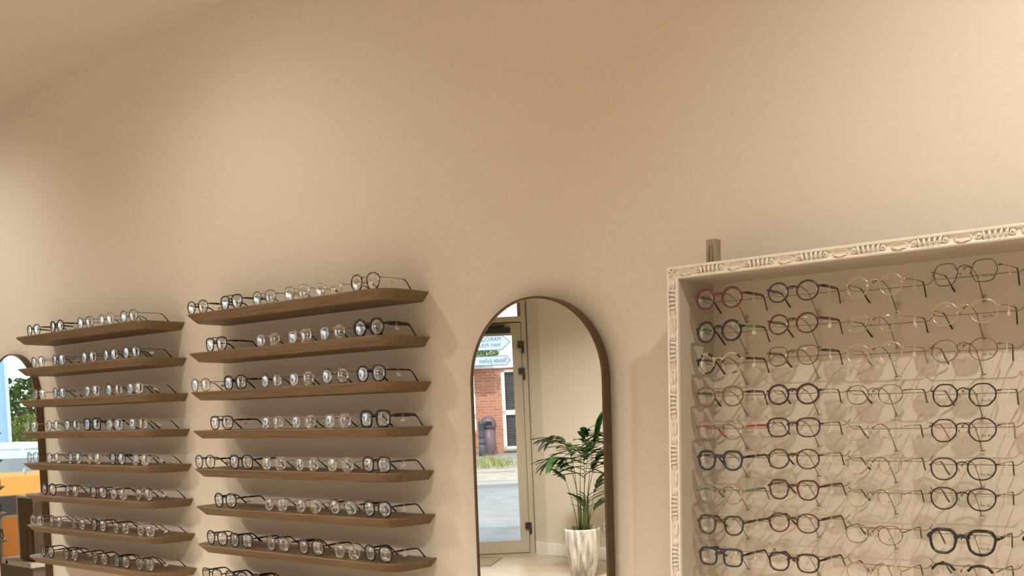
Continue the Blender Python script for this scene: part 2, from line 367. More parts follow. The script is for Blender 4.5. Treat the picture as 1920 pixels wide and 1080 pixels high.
# style: shape, lens w, lens h, bridge, rim w, rim d, front mat, temple mat, tip mat, kind, extra
ST_ = {
 'bk_thin':  ('panto', .044, .042, .019, .0022, .0030, 'black', 'black', 'black', 'a', ''),
 'bk_round': ('round', .043, .042, .020, .0034, .0038, 'black', 'black', 'black', 'a', ''),
 'bk_thick': ('round', .045, .043, .019, .0046, .0042, 'black', 'black', 'black', 'a', 'wide'),
 'bk_avi':   ('aviator', .048, .042, .017, .0027, .0032, 'black', 'black', 'black', 'a', 'bar'),
 'bk_sq':    ('square', .046, .041, .020, .0046, .0042, 'black', 'black', 'black', 'a', 'wide'),
 'bk_ssq':   ('softsq', .046, .042, .019, .0030, .0036, 'black', 'black', 'black', 'a', ''),
 'bk_pan':   ('panto', .046, .043, .018, .0030, .0036, 'black', 'black', 'black', 'a', ''),
 'br_ssq':   ('softsq', .047, .041, .019, .0032, .0036, 'brown', 'brown', 'brown', 'a', ''),
 'br_pan':   ('panto', .046, .043, .019, .0024, .0032, 'brown', 'brown', 'brown', 'a', ''),
 'tort':     ('panto', .044, .045, .021, .0026, .0032, 'tortoise', 'gold', 'brown', 'm', ''),
 'gold':     ('panto', .045, .043, .021, .0011, .0016, 'gold', 'gold', 'brown', 'm', ''),
 'goldbig':  ('softsq', .048, .044, .020, .0011, .0016, 'gold', 'gold', 'brown', 'm', ''),
 'palegold': ('softsq', .045, .041, .020, .0012, .0016, 'palegold', 'palegold', 'brown', 'm', ''),
 'silver':   ('oval', .043, .040, .021, .0011, .0016, 'silver', 'silver', 'black', 'm', ''),
 'dkmet':    ('panto', .045, .043, .020, .0013, .0018, 'gun', 'gun', 'black', 'm', ''),
 'brmet':    ('oval', .044, .042, .020, .0012, .0017, 'bronzewire', 'bronzewire', 'brown', 'm', ''),
 'clear':    ('panto', .046, .043, .019, .0032, .0036, 'clear', 'gold', 'brown', 'a', 'mtemple'),
 'clearbk':  ('softsq', .047, .042, .019, .0030, .0036, 'clear', 'black', 'black', 'a', ''),
 # pairs in the carved frame
 'f_red':    ('round', .040, .039, .021, .0034, .0038, 'red', 'red', 'plum', 'a', ''),
 'f_bkgreen':('round', .039, .039, .021, .0038, .0038, 'black', 'green', 'black', 'a', ''),
 'f_spot':   ('round', .039, .039, .021, .0034, .0038, 'tortspot', 'burgundy', 'burgundy', 'a', ''),
 'f_amber':  ('panto', .042, .039, .020, .0030, .0036, 'amber', 'brown', 'black', 'a', ''),
 'f_clearred':('panto', .043, .036, .020, .0030, .0036, 'clear', 'brightred', 'brightred', 'a', ''),
 'f_navy':   ('geo', .041, .036, .020, .0040, .0040, 'navy', 'black', 'black', 'a', ''),
 'f_cleargreen':('panto', .041, .037, .021, .0028, .0036, 'clear', 'seagreen', 'seagreen', 'a', ''),
 'f_olive':  ('geo', .043, .037, .021, .0034, .0038, 'olive', 'olive', 'black', 'a', ''),
 'f_sqbar':  ('square', .040, .034, .018, .0034, .0038, 'navy', 'black', 'black', 'a', 'bar'),
 'f_dkround':('round', .041, .037, .020, .0026, .0034, 'plum', 'black', 'black', 'a', ''),
 'f_burg':   ('round', .041, .037, .019, .0028, .0034, 'burgundy', 'burgundy', 'burgundy', 'a', ''),
 'f_clbrown':('geo', .044, .037, .019, .0018, .0028, 'bronzewire', 'brown', 'brown', 'a', ''),
 'f_plum':   ('round', .041, .037, .020, .0034, .0038, 'plum', 'gold', 'black', 'a', 'mtemple'),
 'f_brsq':   ('softsq', .045, .036, .018, .0026, .0034, 'plum', 'bronzewire', 'black', 'a', 'mtemple'),
 'f_brround':('oval', .044, .038, .019, .0024, .0034, 'brown', 'gold', 'brown', 'a', 'mtemple'),
 'f_burghex':('geo', .044, .037, .019, .0028, .0034, 'burgundy', 'burgundy', 'burgundy', 'a', ''),
 'f_brthin': ('oval', .044, .037, .019, .0024, .0034, 'burgundy', 'brown', 'brown', 'a', ''),
 'f_plumsq': ('softsq', .043, .035, .020, .0030, .0036, 'plum', 'plum', 'black', 'a', ''),
 'f_palehex':('oct', .045, .039, .020, .0010, .0016, 'palegold', 'gold', 'black', 'm', 'pads'),
 'f_goldhex':('geo', .045, .038, .020, .0011, .0016, 'gold', 'gold', 'black', 'm', 'pads'),
 'f_palernd':('round', .044, .039, .021, .0011, .0016, 'palegold', 'palegold', 'gold', 'm', 'pads'),
 'f_brmet':  ('oval', .045, .037, .020, .0011, .0016, 'bronzewire', 'bronzewire', 'black', 'm', 'pads'),
 'f_silv':   ('softsq', .044, .036, .020, .0010, .0015, 'palegold', 'palegold', 'black', 'm', 'pads'),
 'f_goldoct':('oct', .045, .037, .020, .0010, .0015, 'gold', 'gold', 'black', 'm', 'pads'),
 'f_goldrnd':('panto', .044, .037, .020, .0010, .0015, 'gold', 'gold', 'black', 'm', 'pads'),
 'f_bkgold': ('hex', .046, .040, .022, .0013, .0018, 'gun', 'gold', 'black', 'm', 'pads'),
 'f_palebig':('round', .047, .042, .021, .0012, .0017, 'palegold', 'gold', 'black', 'm', 'pads'),
 'f_dkgold': ('round', .046, .041, .021, .0013, .0018, 'bronzewire', 'gold', 'black', 'm', 'pads'),
 'f_bkoct':  ('oct', .046, .039, .020, .0024, .0024, 'black', 'gold', 'brown', 'm', 'pads'),
 'f_bkrnd':  ('oct', .047, .040, .020, .0022, .0024, 'black', 'gold', 'gold', 'm', 'pads'),
 'f_bkpan':  ('panto', .046, .039, .020, .0024, .0024, 'black', 'gold', 'black', 'm', 'pads'),
 'f_bkgeo':  ('geo', .046, .041, .020, .0042, .0042, 'black', 'black', 'black', 'a', ''),
 'f_brow':   ('panto', .046, .040, .020, .0012, .0018, 'silver', 'black', 'black', 'm', 'pads brow'),
}
def g_zc(st): s = ST_[st]; return s[2]/2+s[4]
_cache = {}
def lens_center(s): return s[1]/2+s[3]/2+s[4]
def yw(x): return WRAP*x*x
def glasses_parts(st):
    if st in _cache: return _cache[st]
    sh, lw, lh, br, rw, rd, mf, mt, mtip, kind, ex = ST_[st]
    cx = lw/2+br/2+rw*.3; zc = lh/2+rw; o = outline(sh); parts = {}
    f = MB(); tw = 0
    for s in (-1, 1):
        pts = [Vector((s*(cx+p[0]*(lw/2+rw/2)), yw(cx+p[0]*lw/2), zc+p[1]*(lh/2+rw/2))) for p in o]
        if kind == 'a' and rw > .0025:   # heavier along the top
            rr = [((rw/2)*(1.0+.28*max(0, p[1])), rd/2) for p in o]
        else: rr = [(rw/2, rd/2)]*len(o)
        # frame section: nx is radial in the lens plane
        m_ = len(pts); V = []; n = 6
        for i, p in enumerate(pts):
            t = (pts[(i+1) % m_]-pts[i-1]).normalized(); ny = Vector((0, 1, 0)); nx = t.cross(ny).normalized(); ny = nx.cross(t)
            a_, b_ = rr[i]
            for k in range(n):
                an = 2*PI*(k+.5)/n; V.append(p+nx*a_*1.26*math.cos(an)+ny*b_*1.2*math.sin(an))
        F = [(i*n+k, i*n+(k+1) % n, ((i+1) % m_)*n+(k+1) % n, ((i+1) % m_)*n+k) for i in range(m_) for k in range(n)]
        f.add(V, F, 0, True)
    zi = zc+lh*.17; gap = br/2+rw*.3
    xi = gap+lw*.03
    if kind == 'a':
        f.tube([(-xi-.001, yw(xi), zi), (-gap*.5, .0002, zi+.0035), (0, -.0002, zi+.0045), (gap*.5, .0002, zi+.0035), (xi+.001, yw(xi), zi)], [(rw*.75+.0004, rd*.5)]*5, 6, up=(0, 0, 1))
    else:
        r_ = max(.0009, rw*.55)
        f.tube([(-xi, yw(xi), zi+.001), (-gap*.6, -.001, zi+.0055), (0, -.002, zi+.007), (gap*.6, -.001, zi+.0055), (xi, yw(xi), zi+.001)], r_, 6)
    if 'bar' in ex:
        zb = zc+lh*.5+rw*.2; xb = gap+lw*.25
        f.tube([(-xb, yw(xb), zb), (0, -.0005, zb+.0005), (xb, yw(xb), zb)], [(rw*.55, rd*.45)]*3, 6, up=(0, 0, 1))
    if 'brow' in ex:
        for s in (-1, 1):
            f.tube([(s*(cx+q*lw/2), yw(cx+q*lw/2)-.001, zc+lh/2*math.sqrt(max(0, 1-(abs(q)**2.4)))*.96+.0005) for q in (-.93, -.6, -.2, .2, .6, .95)], [(.0028, .0026)]*6, 6, mi=1, up=(0, 0, 1))
    xo = cx+lw/2+rw; ze = zc+lh*.2; hx = xo+.0035; hy = yw(xo)+.007
    for s in (-1, 1):
        if kind == 'a': f.tube([(s*(xo-rw*.6), yw(xo)-.0002, ze), (s*(xo+.002), yw(xo)+.001, ze+.0005), (s*hx, hy, ze+.0008)], [(rw*.85, rd*.5), (rw*.85, rd*.5), (.0022, .0016)], 6, up=(0, 0, 1))
        else: f.tube([(s*(xo-rw*.6), yw(xo), ze), (s*(xo+.002), yw(xo)+.001, ze+.0004), (s*hx, hy, ze+.0008)], [(.0015, .0011)]*3, 6, up=(0, 0, 1))
    if kind == 'm':
        for s in (-1, 1):   # wire arms that carry the nose pads
            f.tube([(s*(gap+.0005), yw(gap)+.0005, zc+.001), (s*(gap-.002), .005, zc+.0005), (s*(gap-.0025), .0062, zc-.002)], .0005, 5)
            if 'pads' not in ex: f.blob((s*(gap-.0025), .0065, zc-.0025), (.0016, .001, .0032), 6, 0)
    parts['frame_front'] = f.mesh('frame_front', [mf, 'black'])
    # lens: thin dome
    for s, nm in ((-1, 'l0'), (1, 'l1')):
        lb = MB(); rings = (0, .4, .72, 1.0); m_ = len(o); V = []; F = []
        for side in (0, 1):
            base = len(V); V.append((s*cx, yw(cx)-.0022+side*.0011, zc))
            for r in rings[1:]:
                V += [(s*(cx+p[0]*r*lw/2), yw(cx+p[0]*r*lw/2)-.0022*(1-r*r)+side*.0011-.0004, zc+p[1]*r*lh/2) for p in o]
            F += [(base, base+1+i, base+1+(i+1) % m_) for i in range(m_)]
            for k in range(len(rings)-2):
                b = base+1+k*m_; F += [(b+i, b+m_+i, b+m_+(i+1) % m_, b+(i+1) % m_) for i in range(m_)]
        tot = 1+m_*(len(rings)-1); e0 = 1+m_*(len(rings)-2); e1 = e0+tot
        F += [(e0+i, e1+i, e1+(i+1) % m_, e0+(i+1) % m_) for i in range(m_)]
        lb.add(V, F, 0, True); parts[nm] = lb.mesh('lens', 'lens')
    # temples
    mt_metal = kind == 'm' or 'mtemple' in ex
    wide = 'wide' in ex
    for s, nm in ((-1, 't0'), (1, 't1')):
        tb = MB(); yb = hy+.092; xe = hx+.003
        zt = ze+.001
        tipz = .0025
        P = [(s*hx, hy-.0005, zt), (s*(hx+.001), hy+.02, zt+.0005), (s*(hx+.0015), hy+.05, zt+.0008), (s*xe, yb-.012, zt+.0005)]
        T = [(s*xe, yb-.012, zt+.0005), (s*xe, yb-.004, zt-.001), (s*(xe-.001), yb+.004, zt-.006), (s*(xe-.003), yb+.016, zt-.017), (s*(xe-.005), yb+.027, (zt-.017)*.35), (s*(xe-.0055), yb+.0315, tipz)]
        if mt_metal:
            tb.tube(P, [(.0011, .0007)]*4, 6, up=(0, 0, 1))
            parts[nm] = tb.mesh('temple', mt)
            q = MB(); q.tube(T, [(.0012, .0010), (.0016, .0013), (.0017, .0014), (.0019, .0015), (.0024, .0016), (.0021, .0015)], 6, up=(0, 0, 1))
            parts['tip'+nm] = q.mesh('temple_tip', mtip)
        else:
            hgt = .0062 if wide else .0033
            tb.tube(P, [(hgt*.8, .0016), (hgt, .0016), (hgt*1.0, .0015), (hgt*.8, .0014)], 6, up=(0, 0, 1))
            parts[nm] = tb.mesh('temple', mt)
            q = MB(); q.tube(T, [(hgt*.8, .0014), (hgt*.7, .0014), (.0023, .0014), (.0023, .0014), (.0027, .0014), (.0022, .0013)], 6, up=(0, 0, 1))
            parts['tip'+nm] = q.mesh('temple_tip', mtip)
        if s == 1: parts['tagpos'] = (s*(hx+.0035), hy+.036, zt)
    # nose pads
    if 'pads' in ex:
        for s, nm in ((-1, 'p0'), (1, 'p1')):
            parts[nm] = MB().blob((s*(gap-.0028), .0066, zc-.0025), (.0016, .0011, .0036), 8).mesh('nose_pad', 'padmat')
    _cache[st] = parts; return parts
TAGS = []
for k in range(3):
    t_ = MB(); a = (-.35, 0, .3)[k]
    t_.tube([(0, .0, .004), (0, .0028, 0), (0, .0022, -.006), (0, .0, -.010), (0, -.0022, -.006), (0, -.0028, 0)], .0003, 4, closed=True)
    c, s_ = math.cos(a), math.sin(a); q = [(-.008, 0), (.008, 0), (.008, .0075), (-.008, .0075)]
    V = [(dx, u*c-v*s_, -.0165+u*s_+v*c) for dx in (-.0003, .0003) for u, v in q]
    V = [(x, y, z-.001) for x, y, z in V]
    t_.add(V, [(0, 1, 2, 3), (7, 6, 5, 4), (0, 4, 5, 1), (1, 5, 6, 2), (2, 6, 7, 3), (3, 7, 4, 0)])
    TAGS.append(t_.mesh('price_tag', 'tag'))
PR_TXT = text_mesh('Ray-Ban', .0064, 'print')
def ring_print():
    mb = MB(); n = 14; V = []
    for r in (.0014, .0021): V += [(r*math.cos(2*PI*k/n), r*math.sin(2*PI*k/n), 0) for k in range(n)]
    mb.add(V, [(k, (k+1) % n, n+(k+1) % n, n+k) for k in range(n)])
    mb.add([(-.009, -.0052, 0), (.009, -.0052, 0), (.009, -.0056, 0), (-.009, -.0056, 0)], [(0, 1, 2, 3)]); return mb.mesh('lens_print', 'print')
def line_print():
    mb = MB()
    for z, w in ((0, .007), (-.0025, .006)): mb.add([(-w, z, 0), (w, z, 0), (w, z-.0005, 0), (-w, z-.0005, 0)], [(0, 1, 2, 3)])
    return mb.mesh('lens_print', 'print')
PR_RING, PR_LINE = ring_print(), line_print()
def eyeglasses(st, loc, rz, label, group, tag_i=None, pr=None, tilt=0):
    p = glasses_parts(st); s = ST_[st]
    r = empty('eyeglasses', loc, rz); r.rotation_euler = (0, tilt, rz)
    tag(r, label, 'eyeglasses', group)
    link('frame_front', p['frame_front'], r)
    link('lens', p['l0'], r); ln = link('lens', p['l1'], r)
    for k in ('t0', 't1'):
        t = link('temple', p[k], r); link('temple_tip', p['tip'+k], t)
    for k in ('p0', 'p1'):
        if k in p: link('nose_pad', p[k], r)
    if tag_i is not None: link('price_tag', TAGS[tag_i % 3], r, p['tagpos'])
    if pr:
        cx = s[1]/2+s[3]/2+s[4]*.3; zc = s[2]/2+s[4]
        dx, dz, me = {'ray': (-.001, -.0105, PR_TXT), 'ring': (0, -.008, PR_RING), 'line': (0, -.0105, PR_LINE)}[pr]
        x = cx+dx; 
        o = link('lens_print', me, ln, (x, yw(x+.006)-.0038 if pr == 'ray' else yw(x)-.0042, zc+dz), (PI/2, 0, math.atan(2*WRAP*x)*.9))
    return r

DESC = {'bk_thin': 'thin black panto', 'bk_round': 'black round', 'bk_thick': 'thick black round', 'bk_avi': 'black double-bridge', 'bk_sq': 'chunky black square',
        'bk_ssq': 'black soft-square', 'bk_pan': 'black panto', 'br_ssq': 'dark brown soft-square', 'br_pan': 'dark brown panto', 'tort': 'tortoiseshell panto', 'gold': 'thin gold',
        'goldbig': 'large thin gold', 'palegold': 'pale gold', 'silver': 'thin silver oval', 'dkmet': 'dark wire', 'brmet': 'brown wire oval', 'clear': 'clear plastic', 'clearbk': 'clear-fronted black'}
ORD = ['leftmost', 'second from left', 'third from left', 'fourth from left', 'fifth from left', 'sixth from left']
# (x centre, style) of every pair on the shelves
SH = {
('A', 0): [(-4.138, 'bk_thin'), (-3.945, 'bk_round'), (-3.727, 'dkmet'), (-3.574, 'gold'), (-3.418, 'dkmet')],
('A', 1): [(-4.118, 'dkmet'), (-3.948, 'dkmet'), (-3.714, 'brmet'), (-3.558, 'brmet'), (-3.414, 'dkmet')],
('A', 2): [(-4.121, 'palegold'), (-3.959, 'brmet'), (-3.704, 'gold'), (-3.545, 'brmet'), (-3.401, 'palegold')],
('A', 3): [(-4.206, 'palegold'), (-4.02, 'brmet'), (-3.871, 'dkmet'), (-3.718, 'bk_sq'), (-3.556, 'palegold'), (-3.393, 'gold')],
('A', 4): [(-4.208, 'dkmet'), (-4.032, 'brmet'), (-3.865, 'dkmet'), (-3.716, 'gold'), (-3.548, 'br_pan'), (-3.388, 'palegold')],
('A', 5): [(-4.09, 'bk_round'), (-3.903, 'dkmet'), (-3.70, 'br_ssq'), (-3.551, 'silver'), (-3.38, 'clear')],
('A', 6): [(-4.208, 'silver'), (-4.049, 'dkmet'), (-3.863, 'brmet'), (-3.71, 'bk_ssq'), (-3.549, 'brmet'), (-3.378, 'palegold')],
('A', 7): [(-4.133, 'bk_round'), (-3.94, 'br_pan'), (-3.714, 'br_pan'), (-3.558, 'br_ssq'), (-3.397, 'clear')],
('B', 0): [(-2.988, 'bk_thin'), (-2.80, 'bk_avi'), (-2.629, 'dkmet'), (-2.468, 'goldbig'), (-2.324, 'palegold'), (-2.165, 'tort')],
('B', 1): [(-2.893, 'bk_avi'), (-2.618, 'silver'), (-2.463, 'palegold'), (-2.314, 'gold'), (-2.157, 'bk_thick')],
('B', 2): [(-2.992, 'dkmet'), (-2.799, 'bk_ssq'), (-2.61, 'brmet'), (-2.463, 'gold'), (-2.309, 'clear'), (-2.154, 'bk_pan')],
('B', 3): [(-2.883, 'bk_avi'), (-2.613, 'silver'), (-2.461, 'silver'), (-2.304, 'palegold'), (-2.144, 'bk_sq')],
('B', 4): [(-2.987, 'bk_thin'), (-2.786, 'bk_ssq'), (-2.614, 'palegold'), (-2.453, 'silver'), (-2.30, 'palegold'), (-2.145, 'br_ssq')],
('B', 5): [(-2.882, 'bk_pan'), (-2.612, 'silver'), (-2.453, 'gold'), (-2.296, 'clearbk'), (-2.148, 'bk_pan')],
('B', 6): [(-2.939, 'bk_pan'), (-2.804, 'bk_ssq'), (-2.613, 'clearbk'), (-2.45, 'br_ssq'), (-2.283, 'palegold'), (-2.151, 'bk_ssq')],
('B', 7): [(-2.979, 'bk_avi'), (-2.84, 'bk_pan'), (-2.699, 'bk_ssq')],
('C', 1): [(-5.10, 'br_pan')], ('C', 2): [(-5.10, 'bk_ssq')], ('C', 3): [(-5.11, 'bk_sq')], ('C', 4): [(-5.10, 'dkmet')], ('C', 5): [(-5.10, 'brmet')], ('C', 6): [(-5.11, 'bk_ssq')], ('C', 7): [(-5.10, 'bk_round')],
}
ti = 0
for (key, k), lst in SH.items():
    z = shelf_z[key, k]
    for i, (x, st) in enumerate(lst):
        pos = 'rightmost' if (i == len(lst)-1 and k < 7 or (i == len(lst)-1 and key == 'A')) else ORD[i]
        row = 'top shelf' if k == 0 else ROWN[k]+' shelf down'
        if key == 'A': lab = '%s eyeglasses, %s on %s of left stack' % (DESC[st], pos, row)
        elif key == 'B': lab = '%s eyeglasses, %s on %s of right stack' % (DESC[st], pos, row)
        else: lab = '%s eyeglasses on %s, seen only reflected in left mirror' % (DESC[st], row)
        ti += 1
        eyeglasses(st, (x, -.150, z), random.uniform(-.05, .05), lab, {'A': 'eyeglasses on the left shelf stack', 'B': 'eyeglasses on the right shelf stack', 'C': 'eyeglasses reflected in the left mirror'}[key], tag_i=ti if key != 'C' else None)

# ------------------------------------------------------------------ carved display frame with hanging eyeglasses
FX0, FX1, FZ0, FZ1, FD = -1.135, .16, .80, 1.789, .168       # inner opening and depth
fr = empty('display_case', ((FX0+FX1)/2, 0, FZ0-.02))
tag(fr, 'deep cream display case framed by white carved scroll moulding, full of eyeglasses', 'display case')
fx, fz = fr.location.x, fr.location.z
def fbox(name, x0, x1, y0, y1, z0, z1, mt): return MB().box(x0-fx, x1-fx, y0, y1, z0-fz, z1-fz).obj(name, mt, fr)
fbox('back_panel', FX0-.01, FX1+.01, -.010, -.001, FZ0-.01, FZ1+.01, 'panel')
fbox('side_board', FX0-.015, FX0, -FD, -.001, FZ0, FZ1+.015, 'boards')
fbox('side_board', FX1, FX1+.015, -FD, -.001, FZ0, FZ1+.015, 'boards')
fbox('top_board', FX0, FX1, -FD, -.001, FZ1, FZ1+.015, 'boards')
fbox('bottom_board', FX0-.015, FX1+.015, -FD, -.001, FZ0-.015, FZ0, 'boards')
PROF = [(0, -.004), (0, .006), (.0025, .0095), (.0055, .0085), (.0075, .0030), (.0195, .0022), (.0218, .0068), (.0245, .0085), (.0268, .007), (.0272, .0), (.0272, -.004)]
MW = .0275
def molding(name, a, b, inward):      # a->b along the inner opening edge (x,z); inward = direction to the opening
    a, b, inn = Vector(a), Vector(b), Vector(inward); t = (b-a).normalized(); V = []
    n = len(PROF)
    for end, e in ((a, -1), (b, 1)):
        for v, h in PROF:
            off = MW-v                      # distance outwards from the inner edge
            p = end - inn*off + t*e*off     # mitred
            V.append((p.x-fx, -FD-h, p.y-fz))
    F = [(i, i+1, n+i+1, n+i) for i in range(n-1)] + [tuple(range(n)), tuple(range(2*n-1, n-1, -1))]
    return MB().add(V, F).obj(name, 'carved', fr)
def motif_mesh():
    # u along, h outwards (-y), v across 0..MW from the outer edge; built with x=u, z=MW/2-v
    mb = MB(); h0 = .006
    def P(u, v, h=h0): return (u, -h, MW/2-v)
    # cartouche: shallow oval ring with a wavy lower lip
    mb.tube([P(.017+.0150*math.cos(a), .0125+.0062*math.sin(a), h0+.0008) for a in [2*PI*k/14 for k in range(14)]], [(.0014, .0017)]*14, 5, closed=True)
    mb.tube([P(.001, .0225), P(.006, .0185, .008), (.011, -.009, MW/2-.0195), P(.017, .0215, .0095), P(.023, .0195, .009), P(.028, .0185, .008), P(.033, .0225)], [.001, .0017, .002, .0022, .002, .0017, .001], 5)
    mb.tube([P(.003, .007), P(.009, .004, .0085), P(.017, .0055, .0085), P(.025, .004, .0085), P(.031, .007)], [.0008, .0016, .0014, .0016, .0008], 5)
    # scrolls
    for u0, sg in ((.0435, 1), (.102, -1)):
        pts = []; rad = []
        for k in range(13):
            a = k/12*2.6*PI; r = .0015+.0048*(k/12)
            pts.append(P(u0+sg*r*math.cos(a), .0128-r*math.sin(a), h0+.0022-.0014*k/12)); rad.append((.0014, .0016))
        pts.append(P(u0+sg*.012, .020, h0+.001)); rad.append(.0009)
        mb.tube(pts, rad, 5)
        mb.blob(P(u0, .0128, h0+.001), (.0022, .003, .0022), 6)
    # leaf fan of upright bumps
    for k in range(5):
        u = .0545+.0092*k; c = k-2
        mb.tube([P(u-c*.0004, .0225, .0062), P(u, .017, .0082), P(u+c*.0006, .0105, .0092), P(u+c*.0016, .0050, .0075)], [.0012, .0026, .0028, .0010], 6)
    for k in range(4):
        mb.tube([P(.056+.0092*k, .0232, .0070), P(.0605+.0092*k, .0215, .0085), P(.065+.0092*k, .0232, .0070)], [.0008, .0014, .0008], 5)
    mb.v = [(x, -.0026+(y+h0)*1.9, z) for x, y, z in mb.v]
    return mb.mesh('carved_motif', 'carved')
MOTIF = motif_mesh(); PER = .1148
def corner_mesh():
    mb = MB()
    for k in range(4):
        a = PI/2*k+PI/4
        mb.tube([(0, -.007, 0), (.006*math.cos(a), -.0098, .006*math.sin(a)), (.0115*math.cos(a), -.0075, .0115*math.sin(a))], [.0012, .0028, .001], 6)
    mb.blob((0, -.008, 0), (.003, .003, .003), 6); return mb.mesh('corner_leaf', 'carved')
CORN = corner_mesh()
mt_ = molding('top_moulding', (FX0, FZ1), (FX1, FZ1), (0, -1))
ml_ = molding('left_moulding', (FX0, FZ0), (FX0, FZ1), (1, 0))
mr_ = molding('right_moulding', (FX1, FZ0), (FX1, FZ1), (-1, 0))
mo_ = molding('bottom_moulding', (FX0, FZ0), (FX1, FZ0), (0, 1))
nx_ = int((FX1-FX0)/PER)
for k in range(nx_):
    link('carved_motif', MOTIF, mt_, (FX0+.004+k*PER-fx, -FD, FZ1+MW/2-fz))
    link('carved_motif', MOTIF, mo_, (FX0+.004+k*PER-fx, -FD, FZ0-MW/2-fz), (0, PI, 0)).location.x += PER
nz_ = int((FZ1-FZ0)/PER)
for k in range(nz_):
    # run downwards from the top corner; outer edge on the left
    link('carved_motif', MOTIF, ml_, (FX0-MW/2-fx, -FD, FZ1-.002-(k+1)*PER-fz), (0, -PI/2, 0))
    link('carved_motif', MOTIF, mr_, (FX1+MW/2-fx, -FD, FZ1-.002-k*PER-fz), (0, PI/2, 0))
for cx_, cz_, par in ((FX0-MW/2, FZ1+MW/2, mt_), (FX1+MW/2, FZ1+MW/2, mt_), (FX0-MW/2, FZ0-MW/2, mo_), (FX1+MW/2, FZ0-MW/2, mo_)):
    link('corner_leaf', CORN, par, (cx_-fx, -FD, cz_-fz))

# wooden block on top of the frame
blk = empty('wooden_block', (-1.089, -.095, FZ1+.015))
tag(blk, 'small grooved wooden block standing on top of the carved frame near its corner', 'wooden block')
bw, bd, bh = .0125, .012, .073
bevel(MB().box(-bw, bw, -bd, bd, 0, bh).obj('block', 'oak_pale', blk), .0015)
gp = [(-.004, 0), (-.004, .043)]+[(.004*math.cos(PI-a), .043+.004*math.sin(PI-a)) for a in (PI*k/8 for k in range(1, 8))]+[(.004, .043), (.004, 0)]
g_ = MB(); g_.tube([(x, -bd, z+.012) for x, z in gp], .0009, 5); g_.obj('groove_edge', 'cab', blk)

# rods with wire holders
COLX = [-1.050, -.880, -.7115, -.5435, -.375]
ROWZ = {0: [1.740, 1.669, 1.600, 1.527, 1.453, 1.387, 1.312, 1.244, 1.173], 1: [1.739, 1.673, 1.607, 1.527, 1.458, 1.392, 1.327, 1.257, 1.173],
        2: [1.734, 1.662, 1.603, 1.521, 1.449, 1.382, 1.316, 1.242, 1.164], 3: [1.742, 1.669, 1.599, 1.515, 1.449, 1.376, 1.319, 1.237, 1.174],
        4: [None, 1.669, 1.600, None, None, None, None, 1.240, None]}
FST = {0: ['f_red', 'f_bkgreen', 'f_spot', 'f_amber', 'f_clearred', 'f_navy', 'f_cleargreen', 'f_olive', 'f_sqbar'],
       1: ['f_dkround', 'f_burg', 'f_clbrown', 'f_plum', 'f_brsq', 'f_brround', 'f_burghex', 'f_brthin', 'f_plumsq'],
       2: ['f_palehex', 'f_goldhex', 'f_palernd', 'f_brmet', 'f_silv', 'f_goldoct', 'f_goldrnd', 'f_brmet', 'f_goldrnd'],
       3: ['f_bkgold', 'f_palebig', 'f_dkgold', 'f_bkoct', 'f_bkrnd', 'f_bkpan', 'f_bkpan', 'f_bkgeo', 'f_brow'],
       4: [None, 'silver', 'silver', None, None, None, None, 'f_bkgeo', None]}
FDESC = {'f_red': 'dark red round', 'f_bkgreen': 'black round eyeglasses with green temples', 'f_spot': 'spotted tortoiseshell round', 'f_amber': 'amber brown panto', 'f_clearred': 'clear eyeglasses with bright red temples',
         'f_navy': 'navy angular', 'f_cleargreen': 'clear eyeglasses with sea green temples', 'f_olive': 'dark olive angular', 'f_sqbar': 'navy square double-bridge', 'f_dkround': 'dark plum round', 'f_burg': 'burgundy round',
         'f_clbrown': 'thin brown angular', 'f_plum': 'plum round eyeglasses with gold temples', 'f_brsq': 'plum soft-square', 'f_brround': 'dark brown oval', 'f_burghex': 'burgundy angular', 'f_brthin': 'thin burgundy oval',
         'f_plumsq': 'plum soft-square', 'f_palehex': 'pale gold octagonal', 'f_goldhex': 'thin gold angular', 'f_palernd': 'pale gold round', 'f_brmet': 'thin brown wire', 'f_silv': 'pale gold soft-square', 'f_goldoct': 'thin gold octagonal',
         'f_goldrnd': 'thin gold panto', 'f_bkgold': 'black and gold wire', 'f_palebig': 'large pale gold round', 'f_dkgold': 'bronze round wire', 'f_bkoct': 'black octagonal', 'f_bkrnd': 'black octagonal', 'f_bkpan': 'black panto eyeglasses with gold temples',
         'f_bkgeo': 'thick black angular', 'f_brow': 'black browline', 'silver': 'silver'}
CN = ['leftmost column', 'second column', 'third column', 'fourth column', 'fifth column']
RN = ['top of', 'second down in', 'third down in', 'fourth down in', 'fifth down in', 'sixth down in', 'seventh down in', 'eighth down in', 'ninth down in']
arm = MB(); arm.tube([(0, .135, -.042), (0, .128, -.036), (0, .105, -.014), (0, .080, .004), (0, .050, .0125), (0, .022, .0125), (0, .006, .009), (0, -.003, .0045), (0, -.0055, .006), (0, -.006, .010)], .0010, 6)
arm.tube([(-.0025, .134, -.045), (.006, .134, -.0445)], .0012, 5)
ARM = arm.mesh('hook_arm', 'wire')
bar = MB(); bar.tube([(-.086, .094, .010), (-.080, .094, .002), (-.074, .094, -.001), (0, .094, -.001), (.074, .094, -.001), (.080, .094, .002), (.087, .094, .011)], .0009, 6)
bar.tube([(0, .094, -.001), (0, .097, -.006)], .0009, 5)
BAR = bar.mesh('rest_bar', 'wire')
